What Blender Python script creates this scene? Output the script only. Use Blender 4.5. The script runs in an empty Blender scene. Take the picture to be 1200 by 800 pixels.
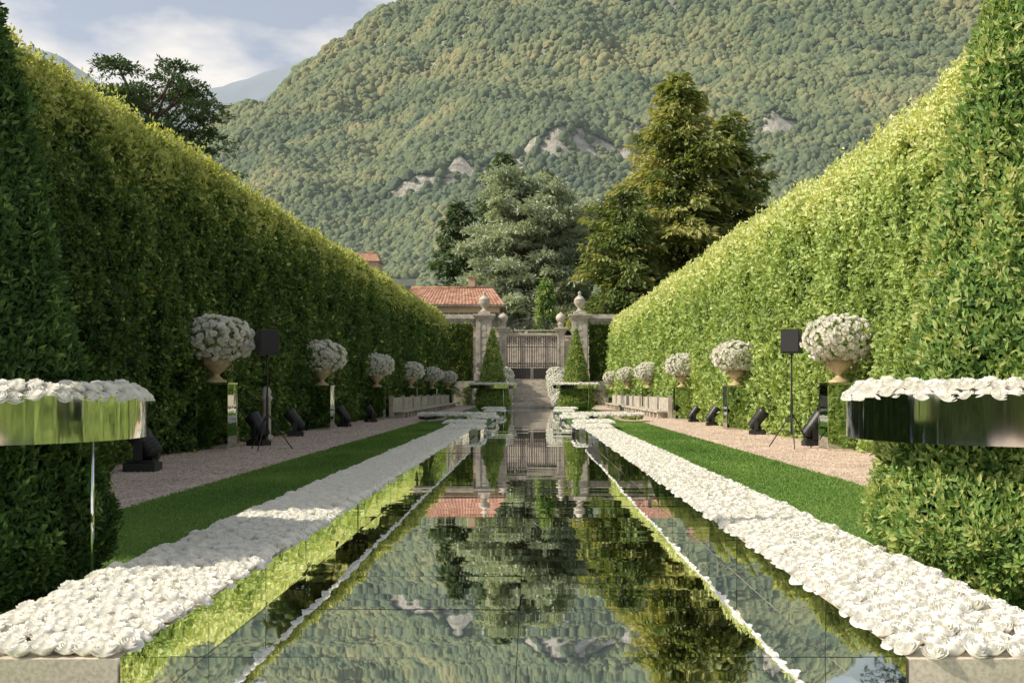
import bpy, math, numpy as np, time
from mathutils import Vector
T0=time.time()
rng=np.random.default_rng(7)
TAB=rng.random(8192)
def _h(i,j,k):
    return TAB[((i*73856093)^(j*19349663)^(k*83492791))&8191]
def vn(x,y,z=0.0):
    x,y,z=np.broadcast_arrays(np.asarray(x,float),np.asarray(y,float),np.asarray(z,float))
    i=np.floor(x).astype(np.int64);j=np.floor(y).astype(np.int64);k=np.floor(z).astype(np.int64)
    a=x-i;b=y-j;c=z-k
    a=a*a*(3-2*a);b=b*b*(3-2*b);c=c*c*(3-2*c)
    r=0
    for di in(0,1):
        for dj in(0,1):
            for dk in(0,1):
                r=r+_h(i+di,j+dj,k+dk)*(a if di else 1-a)*(b if dj else 1-b)*(c if dk else 1-c)
    return r*2-1
def fbm(x,y,z=0.0,o=4):
    r=0;a=1;f=1
    for q in range(o):
        r=r+a*vn(x*f+q*17.3,y*f+q*5.1,z*f+q*9.7);a*=.5;f*=2.03
    return r/1.6
def nrm(v): return v/np.maximum(np.linalg.norm(v,axis=-1,keepdims=True),1e-9)

class MB:
    def __init__(s): s.V=[];s.F=[];s.n=0
    def add(s,V,F,mi=0,tint=.5,smooth=False):
        V=np.asarray(V,float).reshape(-1,3)
        if not isinstance(F,list): F=[F]
        t=np.broadcast_to(np.asarray(tint,float),(len(V),))
        s.V.append((V,t))
        for f in F:
            f=np.asarray(f,np.int64)
            if f.ndim==1:f=f[None]
            s.F.append((f+s.n,mi,smooth))
        s.n+=len(V)
    def build(s,name,mats,loc=(0,0,0),bevel=0):
        V=np.concatenate([v for v,_ in s.V]);T=np.concatenate([t for _,t in s.V])
        me=bpy.data.meshes.new(name)
        me.vertices.add(len(V));me.vertices.foreach_set('co',V.astype(np.float32).ravel())
        loops=np.concatenate([f.ravel() for f,_,_ in s.F])
        sizes=np.concatenate([np.full(len(f),f.shape[1]) for f,_,_ in s.F])
        mi=np.concatenate([np.full(len(f),m) for f,m,_ in s.F])
        sm=np.concatenate([np.full(len(f),x) for f,_,x in s.F])
        st=np.concatenate([[0],np.cumsum(sizes)[:-1]])
        me.loops.add(len(loops));me.loops.foreach_set('vertex_index',loops.astype(np.int32))
        me.polygons.add(len(sizes));me.polygons.foreach_set('loop_start',st.astype(np.int32))
        me.polygons.foreach_set('loop_total',sizes.astype(np.int32))
        for m in mats: me.materials.append(m)
        me.polygons.foreach_set('material_index',mi.astype(np.int32))
        me.polygons.foreach_set('use_smooth',sm.astype(bool))
        a=me.attributes.new('tint','FLOAT','POINT');a.data.foreach_set('value',T.astype(np.float32))
        me.update(calc_edges=True)
        ob=bpy.data.objects.new(name,me);ob.location=loc
        bpy.context.scene.collection.objects.link(ob)
        if bevel:
            b=ob.modifiers.new('bevel','BEVEL');b.width=bevel;b.segments=2;b.limit_method='ANGLE'
        return ob
    def box(s,c,d,mi=0,rz=0,rx=0,taper=1,tint=.5):
        sx,sy,sz=[q/2 for q in d]
        P=np.array([[-sx,-sy,-sz],[sx,-sy,-sz],[sx,sy,-sz],[-sx,sy,-sz],[-sx*taper,-sy*taper,sz],[sx*taper,-sy*taper,sz],[sx*taper,sy*taper,sz],[-sx*taper,sy*taper,sz]])
        if rx:
            a,b=math.cos(rx),math.sin(rx);P=P@np.array([[1,0,0],[0,a,b],[0,-b,a]])
        if rz:
            a,b=math.cos(rz),math.sin(rz);P=P@np.array([[a,b,0],[-b,a,0],[0,0,1]])
        s.add(P+np.array(c),np.array([[0,3,2,1],[4,5,6,7],[0,1,5,4],[1,2,6,5],[2,3,7,6],[3,0,4,7]]),mi,tint)
    def lathe(s,prof,c=(0,0,0),n=24,mi=0,smooth=True):
        V=[];
        for r,z in prof:
            for k in range(n):
                a=2*math.pi*k/n;V.append((c[0]+r*math.cos(a),c[1]+r*math.sin(a),c[2]+z))
        F=[]
        for i in range(len(prof)-1):
            for k in range(n):
                F.append([i*n+k,i*n+(k+1)%n,(i+1)*n+(k+1)%n,(i+1)*n+k])
        s.add(V,[np.array(F)],mi,.5,smooth)
    def tube(s,pts,rad,n=8,mi=0,tint=.5):
        pts=np.asarray(pts,float);m=len(pts)
        rad=np.broadcast_to(np.asarray(rad,float),(m,))
        T=nrm(np.gradient(pts,axis=0))
        ref=np.array([0,0,1.]) if abs(T[0][2])<.9 else np.array([1.,0,0])
        A=nrm(np.cross(T,ref));B=np.cross(T,A)
        an=np.arange(n)*2*math.pi/n
        V=pts[:,None]+rad[:,None,None]*(np.cos(an)[None,:,None]*A[:,None]+np.sin(an)[None,:,None]*B[:,None])
        i,k=np.meshgrid(np.arange(m-1),np.arange(n),indexing='ij');k2=(k+1)%n
        F=np.stack([i*n+k,i*n+k2,(i+1)*n+k2,(i+1)*n+k],-1).reshape(-1,4)
        s.add(V.reshape(-1,3),[F,np.arange(n)[None,::-1],(np.arange(n)+(m-1)*n)[None]],mi,tint,True)
    def cards(s,P,D,N,L,W,mi=0,tint=.5,fold=.25):
        n=len(P);D=nrm(D);S=nrm(np.cross(D,N));Nn=np.cross(S,D)
        L=np.broadcast_to(L,(n,))[:,None];W=np.broadcast_to(W,(n,))[:,None]
        V=np.stack([P,P+D*L*.5+S*W*.5+Nn*W*fold,P+D*L,P+D*L*.5-S*W*.5+Nn*W*fold],1)
        s.add(V.reshape(-1,3),np.arange(n*4).reshape(n,4),mi,np.repeat(np.broadcast_to(tint,(n,)),4))
    def grid(s,V,mi=0,smooth=True,tint=.5):
        a,b=V.shape[:2]
        i,j=np.meshgrid(np.arange(a-1),np.arange(b-1),indexing='ij')
        F=np.stack([i*b+j,(i+1)*b+j,(i+1)*b+j+1,i*b+j+1],-1).reshape(-1,4)
        s.add(V.reshape(-1,3),F,mi,tint if np.isscalar(tint) else np.asarray(tint).ravel(),smooth)

# ---------------- materials
def newmat(name):
    m=bpy.data.materials.new(name);m.use_nodes=True
    nt=m.node_tree;return m,nt,nt.nodes['Principled BSDF'],nt.nodes['Material Output']
def N(nt,t,**k):
    n=nt.nodes.new(t)
    for a,b in k.items(): setattr(n,a,b)
    return n
def ramp(nt,stops):
    r=N(nt,'ShaderNodeValToRGB');e=r.color_ramp.elements
    while len(e)<len(stops): e.new(.5)
    for q,(p,c) in zip(e,stops): q.position=p;q.color=(*c,1)
    return r
def haze(p,s,c=(.56,.63,.68)):  # distance haze painted on as a surface glow
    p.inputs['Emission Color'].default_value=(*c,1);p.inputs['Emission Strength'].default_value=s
def leafmat(name,stops,trans=.3,rough=.55,tb=1.6,inst=False):
    m,nt,p,o=newmat(name)
    if inst:
        oi=N(nt,'ShaderNodeObjectInfo');ge=N(nt,'ShaderNodeNewGeometry')
        ns=N(nt,'ShaderNodeTexNoise');ns.inputs['Scale'].default_value=.012;ns.inputs['Detail'].default_value=6
        nt.links.new(ge.outputs['Position'],ns.inputs['Vector'])
        mm=N(nt,'ShaderNodeMath',operation='MULTIPLY_ADD');mm.inputs[1].default_value=.5;nt.links.new(oi.outputs['Random'],mm.inputs[0])
        m2=N(nt,'ShaderNodeMath',operation='MULTIPLY_ADD');m2.inputs[1].default_value=2.0;m2.inputs[2].default_value=-.78;nt.links.new(ns.outputs[0],m2.inputs[0]);nt.links.new(m2.outputs[0],mm.inputs[2]);src=mm.outputs[0]
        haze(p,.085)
    else:
        src=N(nt,'ShaderNodeAttribute',attribute_name='tint').outputs['Fac']
    r=ramp(nt,stops);nt.links.new(src,r.inputs[0])
    nt.links.new(r.outputs[0],p.inputs['Base Color']);p.inputs['Roughness'].default_value=rough
    p.inputs['Specular IOR Level'].default_value=.3
    if trans<=0: return m
    t=N(nt,'ShaderNodeBsdfTranslucent');v=N(nt,'ShaderNodeMix',data_type='RGBA',blend_type='MULTIPLY')
    v.inputs[0].default_value=1;nt.links.new(r.outputs[0],v.inputs[6]);v.inputs[7].default_value=(tb*1.1,tb*1.05,tb*.5,1)
    nt.links.new(v.outputs[2],t.inputs[0])
    x=N(nt,'ShaderNodeMixShader');x.inputs[0].default_value=trans
    nt.links.new(p.outputs[0],x.inputs[1]);nt.links.new(t.outputs[0],x.inputs[2]);nt.links.new(x.outputs[0],o.inputs[0])
    return m
def noisemat(name,stops,scale=5,rough=.8,bump=.2,detail=6,dist=.02,spec=.3,stretch=(1,1,1),vor=0,hz=0):
    m,nt,p,o=newmat(name)
    tc=N(nt,'ShaderNodeTexCoord');mp=N(nt,'ShaderNodeMapping');mp.inputs['Scale'].default_value=stretch
    nt.links.new(tc.outputs['Object'],mp.inputs[0])
    n=N(nt,'ShaderNodeTexNoise');n.inputs['Scale'].default_value=scale;n.inputs['Detail'].default_value=detail;n.inputs['Roughness'].default_value=.65
    nt.links.new(mp.outputs[0],n.inputs['Vector'])
    src=n.outputs['Fac'];col=src
    if vor:
        v=N(nt,'ShaderNodeTexVoronoi');v.inputs['Scale'].default_value=vor;nt.links.new(mp.outputs[0],v.inputs['Vector'])
        sp=N(nt,'ShaderNodeSeparateColor');nt.links.new(v.outputs['Color'],sp.inputs[0])
        ma=N(nt,'ShaderNodeMath',operation='MULTIPLY_ADD');ma.inputs[1].default_value=.45
        mb=N(nt,'ShaderNodeMath',operation='MULTIPLY');mb.inputs[1].default_value=.55;nt.links.new(n.outputs['Fac'],mb.inputs[0])
        nt.links.new(sp.outputs[0],ma.inputs[0]);nt.links.new(mb.outputs[0],ma.inputs[2]);col=ma.outputs[0];src=col
    r=ramp(nt,stops);nt.links.new(col,r.inputs[0]);nt.links.new(r.outputs[0],p.inputs['Base Color'])
    b=N(nt,'ShaderNodeBump');b.inputs['Strength'].default_value=bump;b.inputs['Distance'].default_value=dist
    nt.links.new(src,b.inputs['Height']);nt.links.new(b.outputs[0],p.inputs['Normal'])
    p.inputs['Roughness'].default_value=rough;p.inputs['Specular IOR Level'].default_value=spec
    if hz: haze(p,hz)
    return m
def mirror(name,col,rough=.015,stretch=(.5,3,1),dist=.002,scale=1.0):
    m,nt,p,o=newmat(name)
    p.inputs['Metallic'].default_value=1;p.inputs['Base Color'].default_value=(*col,1);p.inputs['Roughness'].default_value=rough
    tc=N(nt,'ShaderNodeTexCoord');mp=N(nt,'ShaderNodeMapping');mp.inputs['Scale'].default_value=stretch
    nt.links.new(tc.outputs['Object'],mp.inputs[0])
    n=N(nt,'ShaderNodeTexNoise');n.inputs['Scale'].default_value=scale;n.inputs['Detail'].default_value=1.5
    nt.links.new(mp.outputs[0],n.inputs['Vector'])
    b=N(nt,'ShaderNodeBump');b.inputs['Strength'].default_value=1;b.inputs['Distance'].default_value=dist
    nt.links.new(n.outputs['Fac'],b.inputs['Height']);nt.links.new(b.outputs[0],p.inputs['Normal'])
    return m
M_hedge=leafmat('hedge_leaf',[(0,(.024,.055,.017)),(.4,(.060,.120,.032)),(.70,(.14,.21,.052)),(1,(.52,.54,.20))],.34)  # shade of the left hedge is painted into these darker greens
M_hedgeR=leafmat('hedge_leaf_sunlit',[(0,(.11,.17,.055)),(.4,(.31,.43,.13)),(.75,(.50,.60,.22)),(1,(.70,.72,.38))],.33,tb=1.15)  # lit copy of the hedge leaf; right hedge's sunlight painted in
M_core=noisemat('hedge_inner',[(.3,(.008,.016,.005)),(.7,(.03,.05,.015))],3,1,.3)  # near-black colour paints the shadow gaps behind the leaves
M_yew=leafmat('yew_leaf',[(0,(.03,.065,.02)),(.5,(.09,.18,.05)),(.8,(.27,.40,.12)),(1,(.48,.50,.21))],.3)
M_spruce=leafmat('spruce_leaf',[(0,(.05,.085,.03)),(.5,(.16,.22,.065)),(1,(.42,.41,.15))],.28)
M_cedar=leafmat('cedar_leaf',[(0,(.25,.30,.25)),(.5,(.42,.48,.38)),(1,(.58,.61,.46))],.2)
M_dark=leafmat('dark_conifer_leaf',[(0,(.04,.07,.04)),(.5,(.09,.145,.07)),(1,(.17,.22,.10))],.2)
M_bark=noisemat('bark',[(.3,(.08,.06,.045)),(.7,(.20,.15,.12))],2,.9,.5,stretch=(4,4,.6))
M_forest=leafmat('forest_crown',[(0,(.060,.088,.052)),(.35,(.10,.132,.066)),(.7,(.165,.18,.082)),(1,(.235,.21,.10))],0,inst=True,rough=.9)
M_grass=leafmat('grass_blade',[(0,(.07,.15,.035)),(.5,(.15,.27,.06)),(1,(.28,.38,.11))],.3)
M_lawn=noisemat('lawn_turf',[(.3,(.065,.14,.03)),(.7,(.14,.24,.06))],3,.95,.4,detail=10)
M_ground=noisemat('ground_soil',[(.3,(.03,.05,.02)),(.7,(.06,.08,.03))],.6,.95,.4)
M_gravel=noisemat('gravel_stones',[(.2,(.27,.195,.15)),(.5,(.60,.46,.36)),(.8,(.82,.68,.55))],1.2,.95,.8,detail=10,dist=.02,vor=30)
M_stone=noisemat('limestone',[(.3,(.25,.225,.185)),(.5,(.44,.40,.34)),(.7,(.58,.54,.46))],2.2,.85,.4,detail=10)
M_terr=noisemat('speckled_stone',[(.3,(.42,.37,.29)),(.55,(.62,.56,.46)),(.8,(.72,.66,.56))],60,.8,.3,dist=.004)
M_plaster=noisemat('plaster',[(.3,(.42,.32,.2)),(.7,(.52,.42,.28))],1.5,.9,.1)
M_tile=noisemat('roof_tile',[(.3,(.24,.12,.08)),(.5,(.36,.19,.125)),(.75,(.46,.28,.20))],2.5,.9,.3,vor=2.5)
M_floor=mirror('mirror_floor_panel',(.94,.955,.985),.015,(.30,2.0,1),.0014)
M_wallm=mirror('mirror_wall_panel',(.93,.95,.96),.012,(1,1.0,2.0),.0025)
M_ped=mirror('smoked_mirror',(.50,.55,.52),.02,(2,2,1),.003)
M_band=mirror('polished_metal',(.92,.925,.94),.06,(5,5,.12),.010,1.2)
M_black=noisemat('black_plastic',[(.3,(.012,.012,.013)),(.7,(.022,.022,.024))],30,.45,.1,dist=.002,spec=.5)
M_grille=noisemat('speaker_grille',[(.3,(.02,.02,.022)),(.7,(.045,.045,.05))],150,.6,.5,dist=.003)
M_lens=mirror('lens_glass',(.12,.13,.16),.05)
M_urn=noisemat('gilt_urn',[(.3,(.34,.25,.13)),(.7,(.55,.44,.27))],12,.5,.2)
M_iron=noisemat('wrought_iron',[(.3,(.05,.048,.045)),(.7,(.10,.095,.09))],10,.6,.2)
M_glass=noisemat('window_glass',[(.3,(.02,.025,.03)),(.7,(.05,.06,.07))],2,.15,.0,spec=.6)
M_shut=noisemat('shutter_paint',[(.3,(.05,.07,.05)),(.7,(.08,.1,.07))],5,.7,.1)
M_seam=noisemat('panel_joint',[(.3,(.05,.05,.05)),(.7,(.1,.1,.1))],10,.8,.1)  # dark base showing through the joints between floor panels
def rosemat():
    m,nt,p,o=newmat('white_rose_petal')
    a=N(nt,'ShaderNodeAttribute',attribute_name='tint')
    r=ramp(nt,[(0,(.80,.77,.60)),(.3,(.93,.91,.83)),(1,(.965,.955,.915))]);nt.links.new(a.outputs['Fac'],r.inputs[0])
    nt.links.new(r.outputs[0],p.inputs['Base Color']);p.inputs['Roughness'].default_value=.7;p.inputs['Specular IOR Level'].default_value=.15
    t=N(nt,'ShaderNodeBsdfTranslucent');nt.links.new(r.outputs[0],t.inputs[0])
    x=N(nt,'ShaderNodeMixShader');x.inputs[0].default_value=.34
    nt.links.new(p.outputs[0],x.inputs[1]);nt.links.new(t.outputs[0],x.inputs[2]);nt.links.new(x.outputs[0],o.inputs[0]);return m
M_rose=rosemat()

# ---------------- roses
def rose_mesh(layers,nu,nv,seed,zs=1.0):
    r=np.random.default_rng(seed);V=[];F=[];T=[];n=0
    for li,(cnt,rad,h,op) in enumerate(layers):
        off=r.random()*6.28
        for k in range(cnt):
            ph=off+6.283*k/cnt+r.normal(0,.16);hw=math.pi/cnt*1.5*r.uniform(.88,1.14)
            hr=h*r.uniform(.88,1.06);rr=rad*r.uniform(.93,1.05);opk=op*r.uniform(.5,1.4)
            u,v=np.meshgrid(np.linspace(-1,1,nu),np.linspace(0,1,nv),indexing='ij')
            rd=rr*(.3+.7*np.sin(v*1.57))-.10*rr*v**4+opk*v**3*(1-.3*u*u)+.035*u+.015*np.sin(u*5+k)*v
            zz=hr*v*(1-.12*u*u*v)-opk*.5*v**4+.015*np.sin(u*6+k*2)*v
            an=ph+u*hw*(1-.10*v)
            V.append(np.stack([rd*np.cos(an),rd*np.sin(an),zz*zs],-1).reshape(-1,3))
            T.append((.25+.75*v+0*u).ravel()*(.7+.3*li/len(layers)))
            i,j=np.meshgrid(np.arange(nu-1),np.arange(nv-1),indexing='ij')
            F.append((np.stack([i*nv+j,(i+1)*nv+j,(i+1)*nv+j+1,i*nv+j+1],-1)+n).reshape(-1,4));n+=nu*nv
    return np.concatenate(V),np.concatenate(F),np.concatenate(T)
HI=[rose_mesh([(3,.17,.95,0),(4,.34,.96,.03),(4,.51,.92,.06),(5,.69,.84,.11),(5,.87,.68,.17)],6,5,s) for s in range(9)]
LO=[rose_mesh([(3,.24,.95,.02),(4,.54,.9,.07),(5,.82,.70,.13)],3,4,s) for s in range(5)]
def put_roses(mb,P,Nn,size,lib,mi=0):
    P=np.asarray(P);Nn=nrm(np.asarray(Nn,float));size=np.broadcast_to(size,(len(P),))
    which=rng.integers(0,len(lib),len(P))
    for w in range(len(lib)):
        q=which==w
        if not q.any():continue
        V,F,T=lib[w];p=P[q];z=Nn[q];k=len(p)
        a=nrm(np.cross(z,rng.normal(size=(k,3))));b=np.cross(z,a);R=np.stack([a,b,z],-1)
        W=np.einsum('nij,vj->nvi',R,V)*(size[q]/2)[:,None,None]+p[:,None]
        FF=(F[None]+(np.arange(k)*len(V))[:,None,None]).reshape(-1,4)
        mb.add(W.reshape(-1,3),FF,mi,np.clip(np.tile(T,k)+np.repeat(rng.normal(0,.12,k),len(T)),0,1),True)

def rose_bed_xy(x0,x1,y0,y1,z,sp,size):
    xs=np.linspace(x0,x1,int(round((x1-x0)/sp))+1);ys=np.arange(y0,y1,sp*.88)
    X,Y=np.meshgrid(xs,ys);X=X+(np.arange(len(ys))%2)[:,None]*sp*.5-sp*.25
    X=X.ravel()+rng.normal(0,sp*.13,X.size);Y=Y.ravel()+rng.normal(0,sp*.15,Y.size)
    X=np.clip(X,x0-sp*.2,x1+sp*.2)
    Z=z+rng.normal(0,.006,X.size)
    Nn=np.stack([rng.normal(0,.22,X.size),rng.normal(-.08,.22,X.size),np.ones(X.size)],-1)
    e=(X-(x0+x1)/2)/((x1-x0)/2);Nn[:,0]+=.18*e**5
    return np.stack([X,Y,Z],-1),Nn,size*rng.uniform(.86,1.14,X.size)

# ---------------- ground etc
mb=MB();g=4200
mb.add([[-g,-g,0],[g,-g,0],[g,g,0],[-g,g,0]],np.array([[0,1,2,3]]));mb.build('ground',[M_ground])
LX0,LX1=-4.12,4.17
mb=MB()
for a,b in((-7.6,LX0),(LX1,7.4)):
    mb.add([[a,-8,.006],[b,-8,.006],[b,86,.006],[a,86,.006]],np.array([[0,1,2,3]]))
for a,b in((-6.9,LX0+.02),(LX1-.02,6.7)):
    n=26000;y=9*np.exp(rng.random(n)*math.log(45/9));x=rng.uniform(a,b,n);s=.011*np.maximum(1,y/11)**.7*rng.uniform(.6,1.5,n)
    O=np.array([[1,0,0],[0,1,0],[-1,0,0],[0,-1,0],[0,0,.8]]);V=O[None]*s[:,None,None]*rng.uniform(.7,1.2,(n,5,1))+np.stack([x,y,np.full(n,.007)],-1)[:,None]
    F=np.array([[0,1,4],[1,2,4],[2,3,4],[3,0,4]]);FF=(F[None]+(np.arange(n)*5)[:,None,None]).reshape(-1,3)
    mb.add(V.reshape(-1,3),FF,0,.5,True)
mb.build('gravel_path',[M_gravel])
mb=MB()
for a,b,sg in((LX0,-1.5,-1),(1.4,LX1,1)):
    mb.add([[a,-8,.012],[b,-8,.012],[b,86,.012],[a,86,.012]],np.array([[0,1,2,3]]),0)
    n=150000
    y=4.8*np.exp(rng.random(n)*math.log(50/4.8));lo,hi=(a,-2.05) if sg<0 else (1.95,b)
    x=rng.uniform(lo,hi,n)+(rng.normal(0,.015,n))
    P=np.stack([x,y,np.full(n,.01)],-1);D=np.stack([rng.normal(0,.7,n),rng.normal(0,.7,n),np.ones(n)],-1)
    L=.026*np.maximum(1,y/9)**.5*rng.uniform(.6,1.2,n)
    t=np.clip(.45+.4*fbm(x*.9,y*.5)+rng.normal(0,.2,n),0,1)
    mb.cards(P,D,rng.normal(size=(n,3)),L,L*.3*np.maximum(1,y/9)**.5,1,t,0)
mb.build('lawn',[M_lawn,M_grass])

# ---------------- mirrored runway
XL,XR=-1.41,1.29;ZB=.05;ZT=.285
mb=MB()
mb.box(((XL+XR)/2,37,ZB/2-.006),(XR-XL,70,ZB-.006),1)
ys=3.52-2+np.arange(0,71)*.97
for i,y in enumerate(ys):
    for c in range(2):
        x0=XL+(XR-XL)/2*c+.0015;x1=XL+(XR-XL)/2*(c+1)-.0015
        tx,ty=rng.normal(0,.0009,2)
        z=ZB
        y1=y+.97-.004
        mb.add([[x0,y,z-tx-ty],[x1,y,z+tx-ty],[x1,y1,z+tx+ty],[x0,y1,z-tx+ty]],np.array([[0,1,2,3]]),0)
mb.build('mirror_runway',[M_floor,M_seam])
SW=.70;YS0,YS1=3.52,24.0
for sg,xi in((-1,XL),(1,XR)):
    mb=MB()
    xc=xi+sg*(SW/2+.012)
    mb.box((xc,(YS0+YS1)/2,ZT/2-.003),(SW,YS1-YS0,ZT-.006),1)
    for xs_,d in((xi,1),(xi+sg*(SW+.024),-1)):
        y=YS0-2e-3
        while y<YS1-.1:
            y1=min(y+.964,YS1);o1,o2=rng.normal(0,.0012,2)
            V=[[xs_+o1,y,.052],[xs_+o2,y1,.052],[xs_+o2+o1,y1,ZT+.002],[xs_,y,ZT+.002]]
            mb.add(V,np.array([[0,1,2,3]]),0);y+=.97
    lo_,hi_=min(xi,xi+sg*SW)+.048,max(xi,xi+sg*SW)-.045
    P,Nn,S=rose_bed_xy(lo_,hi_,YS0+.05,9,ZT-.008,.075,.103);put_roses(mb,P,Nn,S,HI,2)
    P,Nn,S=rose_bed_xy(lo_,hi_,9,YS1,ZT-.008,.078,.106);put_roses(mb,P,Nn,S,LO,2)
    mb.build('rose_border',[M_wallm,M_terr,M_rose])
for sg in(-1,1):
    cx0=-.06
    for (y,off,w,l,h) in((27,1.55,.95,2.6,.24),(32,1.75,1.2,2.4,.22),(37,1.5,.9,2.6,.24),(42,1.75,1.2,2.6,.24),(48,1.5,.9,3,.26),(54,1.7,1.1,3,.28)):
        mb=MB();x=cx0+sg*(off+w/2-.35)
        mb.box((x,y,h/2),(w,l,h),0)
        P,Nn,S=rose_bed_xy(x-w/2+.08,x+w/2-.05,y-l/2+.05,y+l/2,h-.01,.14,.18)
        put_roses(mb,P,Nn,S,LO,1);mb.build('flower_planter',[M_wallm,M_rose])
def ring_planter(name,cx,cy,ro,ri,zb,zt,legs,sp,lib,size,lr=.05):
    mb=MB()
    pr=[(ri,zt),(ri,zb),(ro,zb),(ro,zt),(ro-.012,zt+.004),(ri+.01,zt+.004),(ri,zt)]
    n=128
    for a,b in zip(pr[:-1],pr[1:]): mb.lathe([a,b],(cx,cy,0),n,0,True)
    if legs:
        for k in range(4):
            a=math.radians(legs+90*k);rr=ro-lr
            mb.tube([[cx+rr*math.cos(a),cy+rr*math.sin(a),0],[cx+rr*math.cos(a),cy+rr*math.sin(a),zb]],.011,8,0)
    P=[]
    tiers=((ro-.03,ri+.02,-.012),(ro-.075,ri+.06,.026))
    for ra,rb,dz in tiers:
        r=ra
        while r>rb:
            m=int(2*math.pi*r/sp)
            for k in range(m):
                a=6.283*(k+rng.normal(0,.15))/m+r*7;q=r+rng.normal(0,sp*.12);e=(r-(ro+ri)/2)/(ro-ri);P.append((cx+q*math.cos(a),cy+q*math.sin(a),zt+dz+rng.normal(0,.008)-.03*abs(e),math.cos(a)*e,math.sin(a)*e))
            r-=sp*.85
    P=np.array(P);Nn=np.stack([P[:,3]*1.3+rng.normal(0,.25,len(P)),P[:,4]*1.3+rng.normal(0,.25,len(P)),np.ones(len(P))],-1)
    put_roses(mb,P[:,:3],Nn,size*rng.uniform(.85,1.15,len(P)),lib,1)
    mb.build(name,[M_band,M_rose])
def cone_topiary(cx,cy,R,H,n,L,t0=.5):
    mb=MB()
    def rad(z):
        return R*(1-z/H)**.93*np.clip((z+.12)/.5,0,1)**.35
    z=H*(1-np.sqrt(rng.random(n)));a=rng.random(n)*6.283
    bl=np.abs(fbm(np.cos(a)*7,np.sin(a)*7,z*6))
    dsp=.08*fbm(np.cos(a)*3+5,np.sin(a)*3,z*2.5)+.10*bl
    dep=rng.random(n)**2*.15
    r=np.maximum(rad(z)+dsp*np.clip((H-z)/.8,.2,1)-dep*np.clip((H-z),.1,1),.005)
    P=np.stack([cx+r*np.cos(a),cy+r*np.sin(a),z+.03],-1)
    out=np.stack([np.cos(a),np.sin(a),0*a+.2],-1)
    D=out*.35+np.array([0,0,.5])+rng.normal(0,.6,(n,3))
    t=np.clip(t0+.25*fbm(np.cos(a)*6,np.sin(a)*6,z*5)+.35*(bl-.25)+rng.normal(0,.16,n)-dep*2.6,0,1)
    Ls=L*rng.uniform(.6,1.3,n)
    mb.cards(P,D,out+rng.normal(0,.4,(n,3)),Ls,Ls*.42,0,t)
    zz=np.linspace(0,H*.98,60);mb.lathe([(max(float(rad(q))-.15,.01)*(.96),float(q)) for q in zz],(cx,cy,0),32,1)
    mb.tube([[cx,cy,0],[cx,cy,H*.9]],[.09,.02],8,2)
    mb.build('cone_topiary',[M_yew,M_core,M_bark])
cone_topiary(2.95,5.85,1.02,4.6,150000,.05,.78)  # sunlight painted in: right cone's tint raised above the left one's
cone_topiary(-3.32,5.85,.93,4.4,130000,.05,.34)
ring_planter('ring_flower_table',2.95,5.85,1.10,.80,.93,1.185,50,.078,HI,.106,.3)
ring_planter('ring_flower_table',-3.32,5.85,1.06,.76,.93,1.175,-19,.078,HI,.106)
for sx in(-2.3,2.75):
    cone_topiary(sx,62,1.08,5.0,24000,.14,.85)
    ring_planter('ring_flower_table',sx,62,1.4,.9,1.35,1.6,30,.15,LO,.2)
for sx in(-3.1,3.1):
    ring_planter('ring_flower_planter',sx,40,1.3,.95,.05,.26,0,.15,LO,.19)

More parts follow.
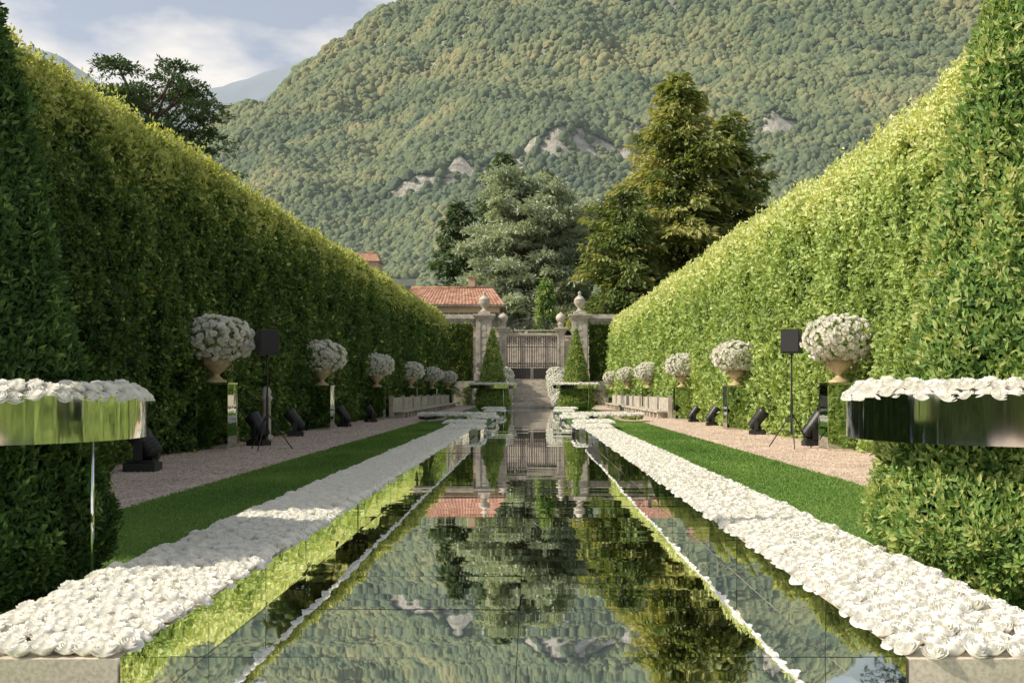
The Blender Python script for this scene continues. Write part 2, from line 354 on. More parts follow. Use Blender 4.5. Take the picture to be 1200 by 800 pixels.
# ---------------- hedges
def hedge(name,side,xf,y0,y1,hf,k,mat):
    mb=MB();rs=1.15;dt=1.3
    def surf(Y,q,inset):
        H=hf(Y);vh=H-rs;arc=rs*math.pi/2
        th=np.clip((q-vh)/rs,0,math.pi/2);over=np.maximum(q-vh-arc,0)
        dep=rs-rs*np.cos(th)+over;Z=np.minimum(q,vh)+rs*np.sin(th)
        nx=-side*np.cos(th);nz=np.sin(th)
        bil=.5-np.abs(vn(Y*1.9+k*7,q*1.5,k+.3))
        d=.28*fbm(Y*.5+k*31,q*.45,o=2)+.30*bil+.16*fbm(Y*3.4,q*3.0+k,o=2)-inset
        return side*(xf+dep)+nx*d,Z+nz*d,nx,nz,bil
    qm=lambda Y:hf(Y)-rs+rs*math.pi/2+dt
    n=720000
    Y=rng.uniform(y0,y1,n);acc=np.minimum(1,(np.maximum(Y,13)/13)**-1.45)
    Y=Y[rng.random(n)<acc];n=len(Y)
    q=rng.random(n)*qm(Y)
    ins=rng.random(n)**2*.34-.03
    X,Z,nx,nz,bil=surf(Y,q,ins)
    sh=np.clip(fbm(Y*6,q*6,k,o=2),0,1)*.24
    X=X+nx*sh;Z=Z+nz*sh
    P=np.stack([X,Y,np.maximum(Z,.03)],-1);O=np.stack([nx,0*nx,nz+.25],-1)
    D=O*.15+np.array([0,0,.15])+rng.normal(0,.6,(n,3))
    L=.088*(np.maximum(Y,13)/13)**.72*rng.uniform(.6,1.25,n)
    topf=np.clip((q-(hf(Y)-rs*1.7))/(rs*1.2),0,1)  # lightens leaves towards the top, painting in the sun's glow
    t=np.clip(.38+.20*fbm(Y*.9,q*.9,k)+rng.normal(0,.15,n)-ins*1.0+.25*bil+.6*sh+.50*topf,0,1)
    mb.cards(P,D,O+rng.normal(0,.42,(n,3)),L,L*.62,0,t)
    m=14000;Ys=y0+(y1-y0)*rng.random(m)**1.4;qs=hf(Ys)-rs+rs*1.57*rng.uniform(.2,1.6,m)
    Xs,Zs,nx,nz,_=surf(Ys,qs,0.0);hh=rng.random(m)**2.5*.42
    for s in range(6):
        f=(s+rng.random(m))/6
        P=np.stack([Xs+rng.normal(0,.04,m),Ys+rng.normal(0,.04,m),Zs+f*hh],-1)
        L=.085*(np.maximum(Ys,13)/13)**.5
        mb.cards(P,rng.normal(0,.6,(m,3))+np.array([0,0,.5]),rng.normal(size=(m,3)),L,L*.55,0,np.clip(.92+rng.normal(0,.12,m),0,1))
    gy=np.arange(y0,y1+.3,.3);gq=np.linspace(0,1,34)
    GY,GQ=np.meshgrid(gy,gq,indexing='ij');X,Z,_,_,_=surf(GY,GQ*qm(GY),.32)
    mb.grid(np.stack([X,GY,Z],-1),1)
    for yy in(y0,y1):
        H=float(hf(np.array(yy)))-.6
        mb.box((side*(xf+1.55),yy+(.3 if yy==y0 else -.3),H/2),(1.9,.5,H),1)
    mb.box((side*(xf+1.2+1.0),(y0+y1)/2,2.3),(.15,y1-y0-1,4.6),1)
    mb.build(name,[mat,M_core])
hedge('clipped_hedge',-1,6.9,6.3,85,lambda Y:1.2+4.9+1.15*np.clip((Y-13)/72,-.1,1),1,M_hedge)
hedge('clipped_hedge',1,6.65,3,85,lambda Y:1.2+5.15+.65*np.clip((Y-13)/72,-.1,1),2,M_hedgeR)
mb=MB()  # unseen hedges added behind and beside the camera to darken metal reflections
def bh(xa,ya,xb,yb,n,nx,ny):
    s=rng.random(n);z=rng.random(n)*3.8;Lw=math.hypot(xb-xa,yb-ya);bl=fbm(s*Lw*1.2,z*1.2,xa)
    d=.25*bl+rng.random(n)*.2
    P=np.stack([xa+(xb-xa)*s+nx*d,ya+(yb-ya)*s+ny*d,z],-1);mb.cards(P,np.array([nx,ny,.3])*.5+rng.normal(0,.6,(n,3)),np.array([nx,ny,0.])+rng.normal(0,.5,(n,3)),.17,.11,0,np.clip(.5+.2*bl+rng.normal(0,.15,n),0,1))
    mb.box(((xa+xb)/2-nx*.9,(ya+yb)/2-ny*.9,1.85),(abs(xb-xa)+1.6*abs(nx),abs(yb-ya)+1.6*abs(ny),3.7),1)
bh(-18,-14,18,-14,30000,0,1);bh(-18,-13.9,-18,14,22000,1,0);bh(18,-13.9,18,14,22000,-1,0)
mb.build('reflection_hedge',[M_hedgeR,M_core])
mb=MB();mb.add([[-17,-13,.018],[17,-13,.018],[17,-6,.018],[-17,-6,.018]],np.array([[0,1,2,3]]));mb.build('reflection_gravel',[M_gravel])  # unseen gravel added with those hedges for the reflections
print('T hedge',time.time()-T0)

# ---------------- urns with white roses
def urn(x,y,side):
    mb=MB();h=1.33
    mb.box((x,y,h/2),(.62,.62,h),4);mb.box((x,y,h+.02),(.66,.66,.035),0);mb.box((x,y,.03),(.68,.68,.06),0)
    for qx in(-1,1):
        for qy in(-1,1): mb.box((x+qx*.312,y+qy*.312,h/2+.03),(.016,.016,h-.07),0)
    mb.lathe([(0,0),(.2,0),(.2,.04),(.13,.07),(.07,.12),(.06,.16),(.10,.2),(.17,.26),(.25,.34),(.29,.42),(.27,.44),(.31,.47),(.31,.50),(.26,.51),(0,.45)],(x,y,h+.04),24,1)
    for s in(-1,1):
        a=np.linspace(-1.4,1.6,9);mb.tube(np.stack([x+s*(.24+.09*np.cos(a)),y+0*a,h+.34+.1*np.sin(a)],-1),.014,6,1)
    c=np.array([x,y,h+.92]);n=250;k=np.arange(n)+.5;ph=np.arccos(1-2*k/n*.96);th=k*2.39996
    d=np.stack([np.cos(th)*np.sin(ph),np.sin(th)*np.sin(ph),np.cos(ph)],-1)
    d=nrm(d+rng.normal(0,.05,d.shape))
    P=c+d*np.array([.68,.68,.43])*rng.uniform(.86,1.07,(n,1))
    put_roses(mb,P,d*np.array([1,1,1.3])+rng.normal(0,.15,d.shape),rng.uniform(.14,.195,n),LO,2)
    m=600;dd=nrm(rng.normal(size=(m,3)));Pl=c+dd*np.array([.64,.64,.40])*rng.uniform(.7,1.04,(m,1))
    mb.cards(Pl,dd+rng.normal(0,.5,(m,3)),dd+rng.normal(0,.5,(m,3)),.10,.05,3,rng.uniform(.5,.95,m))
    mb.build('flower_urn',[M_band,M_urn,M_rose,M_hedge,M_ped])
for y in(20.6,31,42,54,65.5,78):
    urn(-6.32,y,-1);urn(6.2,y,1)

# ---------------- spotlights and speakers
def spot(x,y,side,s=1.0,yaw=0):
    mb=MB()
    mb.box((0,0,.05),(.36,.30,.10),0);mb.box((0,0,.115),(.30,.24,.03),0)
    for q in(-1,1):
        mb.box((0,q*.17,.27),(.10,.03,.28),0)
        mb.tube([[0,q*.19,.36],[0,q*.12,.36]],.045,12,0)
    a=math.radians(52);ax=np.array([side*math.cos(a),0,math.sin(a)])
    c=np.array([0,0,.36])
    mb.tube([c-ax*.24,c-ax*.21,c-ax*.02,c+ax*.02,c+ax*.20,c+ax*.26],[.07,.115,.125,.13,.145,.15],18,0)
    mb.tube([c+ax*.262,c+ax*.27],.13,18,1)
    for k in range(4): mb.tube([c-ax*(.19-.04*k),c-ax*(.175-.04*k)],.135,18,0)
    mb.box((-side*.16,.0,.16),(.05,.08,.04),0)
    ob=mb.build('stage_spotlight',[M_black,M_lens],(x,y,.006),.006);ob.scale=(s,s,s);ob.rotation_euler=(0,0,yaw)
for x,y,s in((-5.8,15.3,1.3),(-5.95,22.4,1.15),(-6.2,27,1.15),(-6.2,34,1.1),(-6.1,39,1.1),(-6.2,47,1),(-6.2,60,1)):
    spot(x,y,-1,s,rng.normal(0,.25))
for x,y,s in((6.15,22.3,1.2),(6.2,28,1.15),(6.2,35,1.1),(6.2,39,1),(6.1,47,1),(6.1,59,1)):
    spot(x,y,1,s,rng.normal(0,.25))
def speaker(x,y,h,face):
    mb=MB()
    mb.tube([[0,0,.35],[0,0,h]],.018,10,0)
    mb.tube([[0,0,.3],[0,0,1.1]],.026,10,0)
    for k in range(3):
        a=k*2.094+.4;mb.tube([[0,0,.75],[.5*math.cos(a),.5*math.sin(a),.02]],.013,8,0);mb.tube([[0,0,.35],[.27*math.cos(a),.27*math.sin(a),.36]],.009,6,0)
    mb.box((0,0,h+.22),(.40,.34,.50),0,face,0,.93);mb.box((.176*math.sin(face),-.176*math.cos(face),h+.22),(.35,.02,.44),1,face)
    mb.tube([[0,0,h-.06],[0,0,h+.02]],.04,12,0)
    mb.build('loudspeaker',[M_black,M_grille],(x,y,.006),.01)
speaker(-5.3,20.6,1.95,.5);speaker(5.4,21.2,2.0,-.45)
for sg in(-1,1):
    mb=MB()
    for k in range(8):
        y=46+k*3.9
        mb.box((sg*5.75,y,.30),(.62,3.5,.08),0);mb.box((sg*6.02,y,.62),(.10,3.5,.58),0)
        for d in(-1.4,0,1.4): mb.box((sg*5.75,y+d,.13),(.5,.28,.262),0)
        mb.box((sg*6.02,y-1.78,.5),(.2,.06,.98),0)
    mb.build('stone_bench',[M_stone],bevel=.012)
mb=MB();mb.lathe([(0,0),(.16,0),(.16,.12),(.11,.16),(.10,.95),(.14,1.0),(.14,1.06),(.10,1.1),(.12,1.18),(.08,1.28),(0,1.32)],(-6.35,24.6,0),20);mb.build('stone_post',[M_stone])

# ---------------- steps, gate, walls
GZ=2.04;mb=MB()
for k in range(12):
    z=.17*(k+1);y=71.5+k*1.0
    mb.box((-.05,(y+86.5)/2,z-.085+.05),(3.4-.002*k,86.5-y,.17),0)
for sg in(-1,1):
    for k in range(4):
        mb.box((-.05+sg*2.15,73+k*3.6,(.45+.55*k)/2+.1),(.85,3.56,.7+.55*k),0)
mb.box((0,89.0,GZ/2),(13.2,5,GZ-.01),0)
mb.build('garden_steps',[M_stone],bevel=.01)
for sg in(-1,1):
    for y,z,r in((69.5,.55,.55),(73.2,1.25,.72),(76.8,1.75,.72),(80.4,2.3,.75)):
        mb=MB();n=170;k=np.arange(n)+.5;ph=np.arccos(1-2*k/n*.9);th=k*2.39996
        d=np.stack([np.cos(th)*np.sin(ph),np.sin(th)*np.sin(ph),np.cos(ph)],-1);c=np.array([-.05+sg*2.05,y,z])
        put_roses(mb,c+d*r*rng.uniform(.92,1.05,(n,1)),d+rng.normal(0,.1,d.shape),rng.uniform(.19,.26,n),LO,0)
        m=500;dd=nrm(rng.normal(size=(m,3)));mb.cards(c+dd*r*.93,dd+rng.normal(0,.5,(m,3)),dd+rng.normal(0,.5,(m,3)),.14,.07,1,.6)
        mb.build('rose_mound',[M_rose,M_hedge])
def pillar(cx,y,base,w,h,fin):
    z=base
    mb.box((cx,y,z+.3),(w+.3,w+.3,.6),0);mb.box((cx,y,z+.66),(w+.18,w+.18,.12),0)
    mb.box((cx,y,z+h/2+.36),(w,w,h-.72),0)
    for dx in(-.33,.33): mb.box((cx+dx*w,y-w/2-.03,z+h/2+.3),(w*.22,.06,h-1.3),0)
    for k in range(7): mb.box((cx,y-w/2-.012,z+1.0+k*(h-1.5)/7),(w*.3,.03,.34),0)
    mb.box((cx,y,z+h-.3),(w+.12,w+.12,.14),0);mb.box((cx,y,z+h-.12),(w+.3,w+.3,.2),0);mb.box((cx,y,z+h+.06),(w+.55,w+.55,.16),0);mb.box((cx,y,z+h+.26),(w*.75,w*.75,.24),0)
    mb.lathe([(0,0),(.34,0),(.34,.1),(.2,.16),(.14,.28),(.24,.4),(.42,.62),(.5,.82),(.46,.98),(.5,1.02),(.42,1.1),(.3,1.25),(.16,1.36),(.1,1.46),(.16,1.56),(.12,1.68),(0,1.76)] if fin>0.9 else [(0,0),(.3,0),(.3,.08),(.16,.16),(.3,.3),(.42,.5),(.42,.68),(.3,.86),(.12,.98),(0,1.1)],(cx,y,z+h+.38),20)
mb=MB();GY=87
pillar(-3.95,GY,GZ,1.35,5.5,1);pillar(4.15,GY,GZ,1.35,5.5,1)
pillar(-2.35,GY,GZ,.62,4.4,.5);pillar(2.55,GY,GZ,.62,4.4,.5)
for a,b in((-3.27,-2.66),(2.86,3.47)): mb.box(((a+b)/2,GY+.1,GZ+1.7),(b-a,.35,3.4),0)
mb.box((.1,GY+.02,GZ+3.98),(4.28,.4,.22),0)
mb.box((.1,GY+.02,GZ+4.30),(3.9,.3,.1),0)
def bars(x0,x1,z0,z1,n,r=.034):
    for k in range(n+1):
        x=x0+(x1-x0)*k/n;mb.tube([[x,GY,z0],[x,GY,z1]],r,6,1)
for a,b in((-2.0,.08),(.12,2.2)):
    bars(a,b,GZ+.05,GZ+3.8,11)
    for z in(.1,1.25,1.5,2.9,3.8): mb.box(((a+b)/2,GY,GZ+z),(b-a,.06,.07),1)
    mb.box(((a+b)/2,GY+.02,GZ+.65),(b-a-.15,.02,.9),1)
    for k in range(5):
        cx=a+.2+(b-a-.4)*k/4
        for cz in(1.38,3.2,3.5):
            t=np.linspace(0,9,26);rr=.19*(1-t/11);mb.tube(np.stack([cx+rr*np.cos(t),GY-.03+0*t,GZ+cz+rr*np.sin(t)],-1),.022,5,1)
for k in range(9):
    cx=-1.8+k*.475;hh=.55-.4*abs(k-4)/4
    t=np.linspace(0,9,26);rr=.26*(1-t/11);mb.tube(np.stack([cx+rr*np.cos(t),GY+0*t,GZ+4.55+hh*.5+rr*np.sin(t)],-1),.026,5,1)
    mb.tube([[cx+.2,GY,GZ+4.34],[cx+.2,GY,GZ+4.8+hh]],.024,5,1)
t=np.linspace(0,math.pi,20);mb.tube(np.stack([.1+2.1*np.cos(t),GY+0*t,GZ+4.45+.9*np.sin(t)],-1),.035,6,1)
mb.build('garden_gate',[M_stone,M_iron])
mb=MB();mb.box((0,103,3.3),(13,.5,6.6),0);mb.box((0,103,6.68),(13.2,.8,.16),0)
for k in range(6): mb.box((-6+k*2.4,102.7,3.3),(.4,.12,6.5),0)
mb.build('street_wall',[M_stone])
mb=MB();mb.box((0,96.6,1.02),(14,10,2.03),0);mb.build('entrance_court',[M_gravel])
for sg in(-1,1):
    mb=MB();xa,xb=4.9,14.5;xm=(xa+xb)/2+(.1 if sg>0 else 0)
    mb.box((sg*xm,GY+.2,3.55),(xb-xa,.5,7.1),0);mb.box((sg*xm,GY+.2,7.2),(xb-xa+.1,.7,.2),0);mb.box((sg*xm,GY+.2,7.42),(xb-xa+.2,.95,.22),0);mb.box((sg*xm,GY+.2,7.62),(xb-xa+.1,.6,.16),0)
    mb.build('garden_wall',[M_stone])
    mb=MB();n=16000;x=rng.uniform(5.0,9.5,n);z=rng.uniform(.1,6.85,n)
    P=np.stack([sg*x,GY-.1-.18*(1+fbm(x*1.5,z*1.5))-rng.random(n)*.1,z],-1)
    mb.cards(P,np.array([0,-.6,-.3])+rng.normal(0,.6,(n,3)),np.array([0,-1,.3])+rng.normal(0,.4,(n,3)),.24,.17,0,np.clip(.62+.25*fbm(x*2,z*2)+rng.normal(0,.15,n),0,1))
    mb.box((sg*7.25,GY-.12,3.4),(4.5,.1,6.8),1)
    mb.build('ivy',[M_hedge,M_core])

# ---------------- houses
def house(name,x0,x1,y0,y1,zb,eave,ridge,nx,storeys):
    mb=MB();mb.box(((x0+x1)/2,(y0+y1)/2,(zb+eave)/2),(x1-x0,y1-y0,eave-zb),0)
    ov=.6;ym=(y0+y1)/2
    def slope(ya,yb):
        n=int((x1-x0+2*ov)/.09);xs=np.linspace(x0-ov,x1+ov,n);vs=np.linspace(0,1,30)
        X,Vv=np.meshgrid(xs,vs,indexing='ij')
        hip=(x1-x0)*.14*Vv;sc=(x1-x0+2*ov-2*hip)/(x1-x0+2*ov);Xh=(X-(x0+x1)/2)*sc+(x0+x1)/2
        Z=eave+(ridge-eave)*Vv+.07*np.abs(np.sin(X*math.pi/.36))-.05*((Vv*29)%1)
        Y=ya+(yb-ya)*Vv;mb.grid(np.stack([Xh,Y,Z],-1),1,False)
    slope(y0-ov,ym);slope(y1+ov,ym)
    for xx,sg in((x0-ov,-1),(x1+ov,1)):
        h=(x1-x0)*.14
        mb.add([[xx,y0-ov,eave],[xx,y1+ov,eave],[xx-sg*h,ym,ridge]],np.array([[0,1,2]]),1)
    mb.box(((x0+x1)/2,ym,eave-.06),(x1-x0+2*ov-.1,y1-y0+2*ov-.1,.12),3)
    mb.tube([[x0-ov+(x1-x0)*.14,ym,ridge+.03],[x1+ov-(x1-x0)*.14,ym,ridge+.03]],.14,8,1)
    mb.box((x0+(x1-x0)*.7,ym+.5,ridge+.3),(.7,.7,1.6),0);mb.box((x0+(x1-x0)*.7,ym+.5,ridge+1.15),(.9,.9,.12),1)
    sh=(eave-zb)/storeys
    for s in range(storeys):
        for k in range(nx):
            cx=x0+(x1-x0)*(k+.5)/nx;cz=zb+sh*(s+.55)
            mb.box((cx,y0-.01,cz),(.95,.06,1.45),2);mb.box((cx,y0-.05,cz-.78),(1.2,.16,.1),3)
            for q in(-1,1): mb.box((cx+q*.75,y0-.04,cz),(.42,.06,1.45),4)
            mb.box((cx,y0-.045,cz),(.05,.03,1.4),3)
    mb.build(name,[M_plaster,M_tile,M_glass,M_stone,M_shut])
house('villa',-13.5,-3.2,104,113,0,9.9,12.1,5,3)

# ---------------- mountain
cx_=np.array([-1500,-900,-700,-520,-430,-382,-322,-272,-200,-142,0,200,500,900,1500,2200.])
ch_=np.array([20,40,90,190,255,288,336,382,424,464,560,640,700,720,600,400.])
def crest(X): return np.interp(X,cx_,ch_)
ROCK=[(10,470,18,4,9),(34,476,16,3,8),(-50,462,18,3,8),(-30,470,12,3,6),(115,482,14,4,8),(190,560,16,4,6),(60,520,14,3,5)]
def mh(X,Y):
    t=np.clip((Y-200)/1000,0,1.6)
    pr=np.where(t<=1,np.clip(t,0,1)**1.3,1-(t-1)*.8)
    h=crest(X+25*vn(X*.01,Y*.01))*pr
    rid=np.abs(fbm(X*.010+.004*Y,Y*.0035,7.7,o=3))
    h=h+np.clip(t*3,0,1)*(30*fbm(X*.006,Y*.006,3.3,o=4)+52*(rid-.3)+10*fbm(X*.03,Y*.03,1.3,o=3))*np.clip(t*1.3+.2,0,1)*np.clip((1.02-t)*4+.35,.35,1)
    for a,b,w,d,s in ROCK:
        e=np.exp(-((X-a)/w)**2)*(1+.5*vn(X*.15,b));bb=b+5*vn(X*.08,b+.5);h=h+s*e*np.clip((Y-bb)/d,0,1)*np.exp(-np.maximum(Y-bb-d,0)/40)
    return h
Y=np.concatenate([np.linspace(185,455,110),np.linspace(457,600,170),np.linspace(605,1700,180)]);X=np.linspace(-1400,1900,620)
X=np.sign(X)*np.abs(X/1900)**1.35*1900
GX,GYY=np.meshgrid(X,Y,indexing='ij');H=mh(GX,GYY)-.6+.8*fbm(GX*.3,GYY*.3,o=2)
M_mtn,nt,p,o=newmat('mountain_soil')
ge=N(nt,'ShaderNodeNewGeometry');sp=N(nt,'ShaderNodeSeparateXYZ');nt.links.new(ge.outputs['Normal'],sp.inputs[0])
rr=ramp(nt,[(.50,(0,0,0)),(.70,(1,1,1))]);nt.links.new(sp.outputs[2],rr.inputs[0])
ns=N(nt,'ShaderNodeTexNoise');ns.inputs['Scale'].default_value=.22;ns.inputs['Detail'].default_value=10;ns.inputs['Roughness'].default_value=.75;nt.links.new(ge.outputs['Position'],ns.inputs['Vector'])
r1=ramp(nt,[(.38,(.16,.16,.11)),(.5,(.42,.395,.34)),(.68,(.62,.59,.53))]);r2=ramp(nt,[(.3,(.06,.08,.05)),(.7,(.11,.13,.075))])
nt.links.new(ns.outputs[0],r1.inputs[0]);nt.links.new(ns.outputs[0],r2.inputs[0])
mx=N(nt,'ShaderNodeMix',data_type='RGBA');nt.links.new(rr.outputs[0],mx.inputs[0]);nt.links.new(r1.outputs[0],mx.inputs[6]);nt.links.new(r2.outputs[0],mx.inputs[7])
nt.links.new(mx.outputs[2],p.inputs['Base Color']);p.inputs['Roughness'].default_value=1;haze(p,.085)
bp=N(nt,'ShaderNodeBump');bp.inputs['Distance'].default_value=3;bp.inputs['Strength'].default_value=.8;nt.links.new(ns.outputs[0],bp.inputs['Height']);nt.links.new(bp.outputs[0],p.inputs['Normal'])
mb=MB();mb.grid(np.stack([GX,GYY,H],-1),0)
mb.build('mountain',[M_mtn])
import bmesh
bm=bmesh.new();bmesh.ops.create_icosphere(bm,subdivisions=3,radius=1)
IV=np.array([v.co[:] for v in bm.verts]);IF=np.array([[v.index for v in f.verts] for f in bm.faces]);bm.free()
IF=IF[IV[IF].mean(1)[:,2]>-.5]
forest=bpy.data.objects.new('mountain_forest',None);bpy.context.scene.collection.objects.link(forest)
NV=6;per=32000
for v in range(NV):
    n=per*2
    Yc=np.exp(rng.uniform(math.log(212),math.log(1290),n));Xc=rng.uniform(-.58,.58,n)*Yc+rng.normal(0,6,n)
    ok=np.ones(n,bool)
    for a,b,w,d,s in ROCK: ok&=~((np.abs(Xc-a+8*fbm(Yc*.1,Xc*.1+b))<w*.9)&(Yc>b-4)&(Yc<b+d+2)&(fbm(Xc*.12,Yc*.2+b)>-.15)&(rng.random(n)<.88))
    ok&=~((Xc>-66)&(Xc<-36)&(Yc>300)&(Yc<345))
    Xc=Xc[ok][:per];Yc=Yc[ok][:per];n=len(Xc)
    r=.0025*Yc*np.exp(rng.normal(0,.33,n)).clip(.5,2.1)
    Zc=mh(Xc,Yc)+r*.30
    th=rng.random(n)*6.283
    tri=np.stack([np.stack([np.cos(th+k*2.0944),np.sin(th+k*2.0944),.0*th],-1) for k in range(3)],1)*(r[:,None,None]/1.1398)
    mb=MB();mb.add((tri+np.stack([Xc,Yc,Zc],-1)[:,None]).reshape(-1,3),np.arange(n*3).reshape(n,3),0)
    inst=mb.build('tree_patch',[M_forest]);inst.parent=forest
    inst.instance_type='FACES';inst.use_instance_faces_scale=True;inst.show_instancer_for_render=False
    cr=MB();q=IV*(1+.42*fbm(IV[:,0]*1.7+v*9,IV[:,1]*1.7,IV[:,2]*1.7,o=2)[:,None]+.22*vn(IV[:,0]*5+v,IV[:,1]*5,IV[:,2]*5)[:,None])*np.array([1.1,1.1,.9+.28*(v%3)])
    cr.add(q,IF,0,.5,True);c=cr.build('crown',[M_forest]);c.parent=inst
hz=float(mh(np.array(-50.),np.array(326.)))
house('hill_house',-60,-48,322,331,hz-6,hz+8.5,hz+11.5,4,2)
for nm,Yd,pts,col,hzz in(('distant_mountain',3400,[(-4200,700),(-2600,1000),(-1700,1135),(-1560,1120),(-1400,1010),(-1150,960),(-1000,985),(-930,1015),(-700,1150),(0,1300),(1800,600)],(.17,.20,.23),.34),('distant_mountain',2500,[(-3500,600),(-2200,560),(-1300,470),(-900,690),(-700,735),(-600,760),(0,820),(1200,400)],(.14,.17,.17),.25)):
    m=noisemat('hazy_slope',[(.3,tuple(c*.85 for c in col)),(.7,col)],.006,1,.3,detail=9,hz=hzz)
    px=np.linspace(pts[0][0],pts[-1][0],220);cr=np.interp(px,[q[0] for q in pts],[q[1] for q in pts]);v=np.linspace(0,1,60)
    A,Bv=np.meshgrid(px,v,indexing='ij');C=np.repeat(cr[:,None],60,1)
    Z=C*Bv**1.1+60*fbm(A*.003,Bv*4,o=5)*Bv;mb=MB();mb.grid(np.stack([A,Yd-900+900*Bv,Z],-1),0);mb.build(nm,[m])
print('T mountain',time.time()-T0)
# ---------------- trees
def add_trunk(mb,base,H,r,mi=1,lean=0):
    z=np.linspace(0,H,10);mb.tube(np.stack([base[0]+lean*(z/H)**2+.15*np.sin(z*.4),base[1]+.1*np.cos(z*.5),base[2]+z],-1),r*(1-z/H)**.8+.03,10,mi)
def conifer(name,x,y,H,R,mat,nb=240,card=.7,low=.06,per=90,droop=.25,zb=0,pw=.75,tint0=.45):
    mb=MB();add_trunk(mb,(x,y,zb),H,.012*H)
    Ps=[];Ds=[];Ts=[];Ns=[]
    for b in range(nb):
        t=low+(1-low)*(b+rng.random())/nb;az=rng.random()*6.283
        lob=.9+.45*vn(math.cos(az)*1.6+x,math.sin(az)*1.6,t*7)
        ln=R*((1-t)**pw)*rng.uniform(.6,1.25)*lob+.3
        if t<.2: ln*=.75+t
        up=.1+.55*t;s=np.linspace(0,1,6)
        dx,dy=math.cos(az),math.sin(az)
        bz=zb+H*t+ln*(up*s-(droop+.3*(1-t))*s**2)
        pts=np.stack([x+dx*ln*s,y+dy*ln*s,bz],-1)
        mb.tube(pts,.035*(1-s)*ln**.5+.01,4,1)
        m=max(int(per*(ln/R)**1.0),14);q=rng.random(m)**.7
        c=np.stack([np.interp(q,s,pts[:,i]) for i in range(3)],-1)
        wid=ln*.20*(1.2-q)+.2;off=rng.normal(0,1,m)*wid
        c[:,0]+=-dy*off;c[:,1]+=dx*off;c[:,2]+=-np.abs(off)*.35+rng.normal(0,.15,m)-rng.random(m)*card*.5
        Ps.append(c);Ds.append(np.stack([dx*.7-dy*off*.5,dy*.7+dx*off*.5,-.45+0*q],-1)+rng.normal(0,.35,(m,3)))
        Ns.append(np.array([0,0,1.])+rng.normal(0,.5,(m,3)))
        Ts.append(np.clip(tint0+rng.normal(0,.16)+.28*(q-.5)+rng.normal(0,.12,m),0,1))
    P=np.concatenate(Ps);n=len(P);L=card*rng.uniform(.5,1.3,n)
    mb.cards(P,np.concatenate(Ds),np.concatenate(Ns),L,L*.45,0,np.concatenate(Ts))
    mb.build(name,[mat,M_bark])
def cedar(name,x,y,H,R,mat,pads,per,card,zb=0,lowf=.25,flat=.16,top=.75,pr0=(.2,.36)):
    mb=MB();add_trunk(mb,(x,y,zb),H*.95,.02*H)
    for b in range(pads):
        t=lowf+(1-lowf)*(b+rng.random())/pads;az=b*2.4+rng.normal(0,.4)
        env=math.sin(min(1,(1.03-t)/(1.03-lowf)*1.0+.18)*math.pi*.5)**top
        d=R*env*rng.uniform(.4,.98);pr=R*rng.uniform(*pr0)*(1.1-.4*t)
        c=np.array([x+math.cos(az)*d,y+math.sin(az)*d,zb+H*t+rng.normal(0,.2)])
        st=np.array([x,y,zb+H*max(t-.10,.08)]);s=np.linspace(0,1,5)[:,None]
        mb.tube(st*(1-s)+c*s-np.array([0,0,.4])*np.sin(s*3.14)+0,.02*H*.25*(1-s[:,0])+.04,6,1)
        m=per;a=rng.random(m)*6.283;rr=np.sqrt(rng.random(m))
        edge=1+.35*np.sin(a*3+b)+.2*np.sin(a*7+b*2)
        P=np.stack([c[0]+pr*rr*edge*np.cos(a),c[1]+pr*rr*edge*np.sin(a),c[2]+pr*flat*4*(1-rr**2)*.45*rng.uniform(-.3,1,m)-rr*.12*pr+.25*vn(a*2,rr*4,b)],-1)
        D=np.stack([np.cos(a),np.sin(a),.1+0*a],-1)*.7+rng.normal(0,.5,(m,3))
        L=card*rng.uniform(.5,1.25,m)
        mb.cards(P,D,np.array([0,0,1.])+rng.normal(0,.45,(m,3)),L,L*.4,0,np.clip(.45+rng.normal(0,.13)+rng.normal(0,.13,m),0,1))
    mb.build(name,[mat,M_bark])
conifer('spruce_tree',19.0,132,42,13.5,M_spruce,340,1.05,.05,190,tint0=.62,pw=.62)
conifer('spruce_tree',26.6,137,38.5,10.5,M_spruce,280,1.0,.05,150,tint0=.5,pw=.62)
conifer('spruce_tree',11.5,126,26,9.5,M_spruce,220,.9,.05,130,tint0=.45,pw=.55)
cedar('cedar_tree',-.6,140,30.5,9.0,M_cedar,120,560,.75,0,.2,.3,.5)
cedar('cedar_tree',7.5,150,29,6,M_cedar,60,460,.8,0,.2,.3,.5)
conifer('fir_tree',-4.2,158,38,10.0,M_dark,220,1.0,.05,120,pw=.65)
conifer('fir_tree',-10.5,150,29,8.2,M_dark,200,.9,.05,120,pw=.65)
conifer('fir_tree',2.5,165,37,8.5,M_dark,180,1.0,.05,100,pw=.65)
conifer('cypress_tree',1.6,106,12.6,1.9,M_yew,260,.35,.02,120,droop=-.3,tint0=.6)
cedar('cedar_tree',-22.3,60,19.8,4.3,M_dark,40,600,.28,0,.72,.09,.3,(.32,.5))
mb=MB();n=42000;x=rng.uniform(-30,36,n);h=6.2+1.7*fbm(x*.25,3.0);z=rng.random(n)**.7*h*1.15
P=np.stack([x,100+2.5*fbm(x*.4,z*.4)-rng.random(n)*.8+z*.12,z],-1)
ok=~((x>-14)&(x<-2.5)&(z>6.6))&~((x>-6.5)&(x<6.5));P=P[ok];n=len(P)
mb.cards(P,np.array([0,-.5,.3])+rng.normal(0,.6,(n,3)),np.array([0,-.8,.6])+rng.normal(0,.5,(n,3)),.5,.26,0,np.clip(.45+.3*fbm(P[:,0]*.5,P[:,2]*.5)+rng.normal(0,.15,n),0,1))
mb.build('shrubbery',[M_hedge])

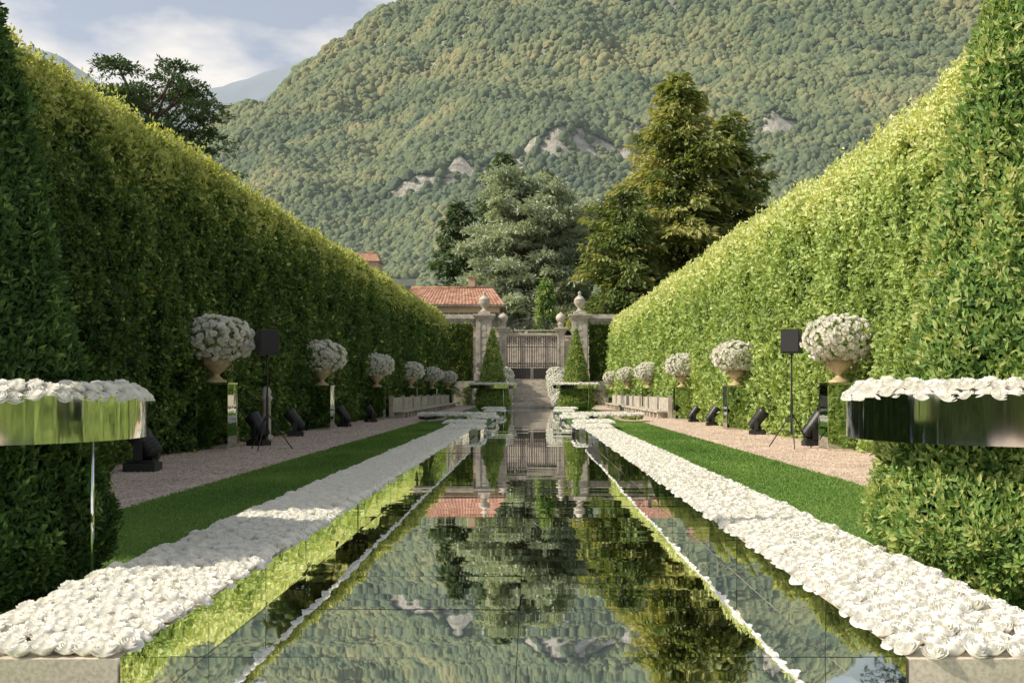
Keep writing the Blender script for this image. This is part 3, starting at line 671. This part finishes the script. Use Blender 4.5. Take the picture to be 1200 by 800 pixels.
# ---------------- light
el=math.radians(38);b=math.radians(14)
sv=Vector((-math.cos(el)*math.cos(b),-math.cos(el)*math.sin(b),math.sin(el)))
sl=bpy.data.lights.new('sun','SUN');sl.energy=5;sl.angle=math.radians(.6);sl.color=(1,.915,.755)
so=bpy.data.objects.new('sun',sl);so.rotation_euler=sv.to_track_quat('Z','Y').to_euler();bpy.context.scene.collection.objects.link(so)
w=bpy.data.worlds.new("World");bpy.context.scene.world=w;w.use_nodes=True;nt=w.node_tree
bg=nt.nodes['Background'];sk=N(nt,'ShaderNodeTexSky',sky_type='NISHITA');sk.sun_disc=False;sk.sun_elevation=el;sk.sun_rotation=math.atan2(sv.x,sv.y)
sk.dust_density=3.0;sk.air_density=1.0
tc=N(nt,'ShaderNodeTexCoord');mp=N(nt,'ShaderNodeMapping');mp.inputs['Scale'].default_value=(1,1,2.4);mp.inputs['Location'].default_value=(.35,.2,.1)
nt.links.new(tc.outputs['Generated'],mp.inputs[0]);ns=N(nt,'ShaderNodeTexNoise');ns.inputs['Scale'].default_value=3.6;ns.inputs['Detail'].default_value=9;ns.inputs['Roughness'].default_value=.52
nt.links.new(mp.outputs[0],ns.inputs['Vector']);cr=ramp(nt,[(.41,(.30,.30,.30)),(.53,(1,1,1))]);nt.links.new(ns.outputs[0],cr.inputs[0])
sz=N(nt,'ShaderNodeSeparateXYZ');nt.links.new(tc.outputs['Generated'],sz.inputs[0]);er=ramp(nt,[(.42,(1,1,1)),(.72,(.20,.20,.20))]);nt.links.new(sz.outputs[2],er.inputs[0])
ml=N(nt,'ShaderNodeMath',operation='MULTIPLY');nt.links.new(cr.outputs[0],ml.inputs[0]);nt.links.new(er.outputs[0],ml.inputs[1])
mx=N(nt,'ShaderNodeMix',data_type='RGBA');nt.links.new(ml.outputs[0],mx.inputs[0]);nt.links.new(sk.outputs[0],mx.inputs[6]);mx.inputs[7].default_value=(6.5,6.25,5.95,1)
nt.links.new(mx.outputs[2],bg.inputs[0]);bg.inputs[1].default_value=.15
# ---------------- camera
cam=bpy.data.cameras.new('camera');co=bpy.data.objects.new('camera',cam);bpy.context.scene.collection.objects.link(co)
cam.lens=36;cam.sensor_width=36;cam.shift_x=-22/1200;cam.shift_y=58/1200;cam.clip_end=9000;cam.clip_start=.05
co.location=(0,0,1.2);co.rotation_euler=(math.radians(90),0,0)
sc=bpy.context.scene;sc.camera=co
sc.view_settings.view_transform='Standard';sc.view_settings.look='None';sc.view_settings.exposure=0
print('T end',time.time()-T0)
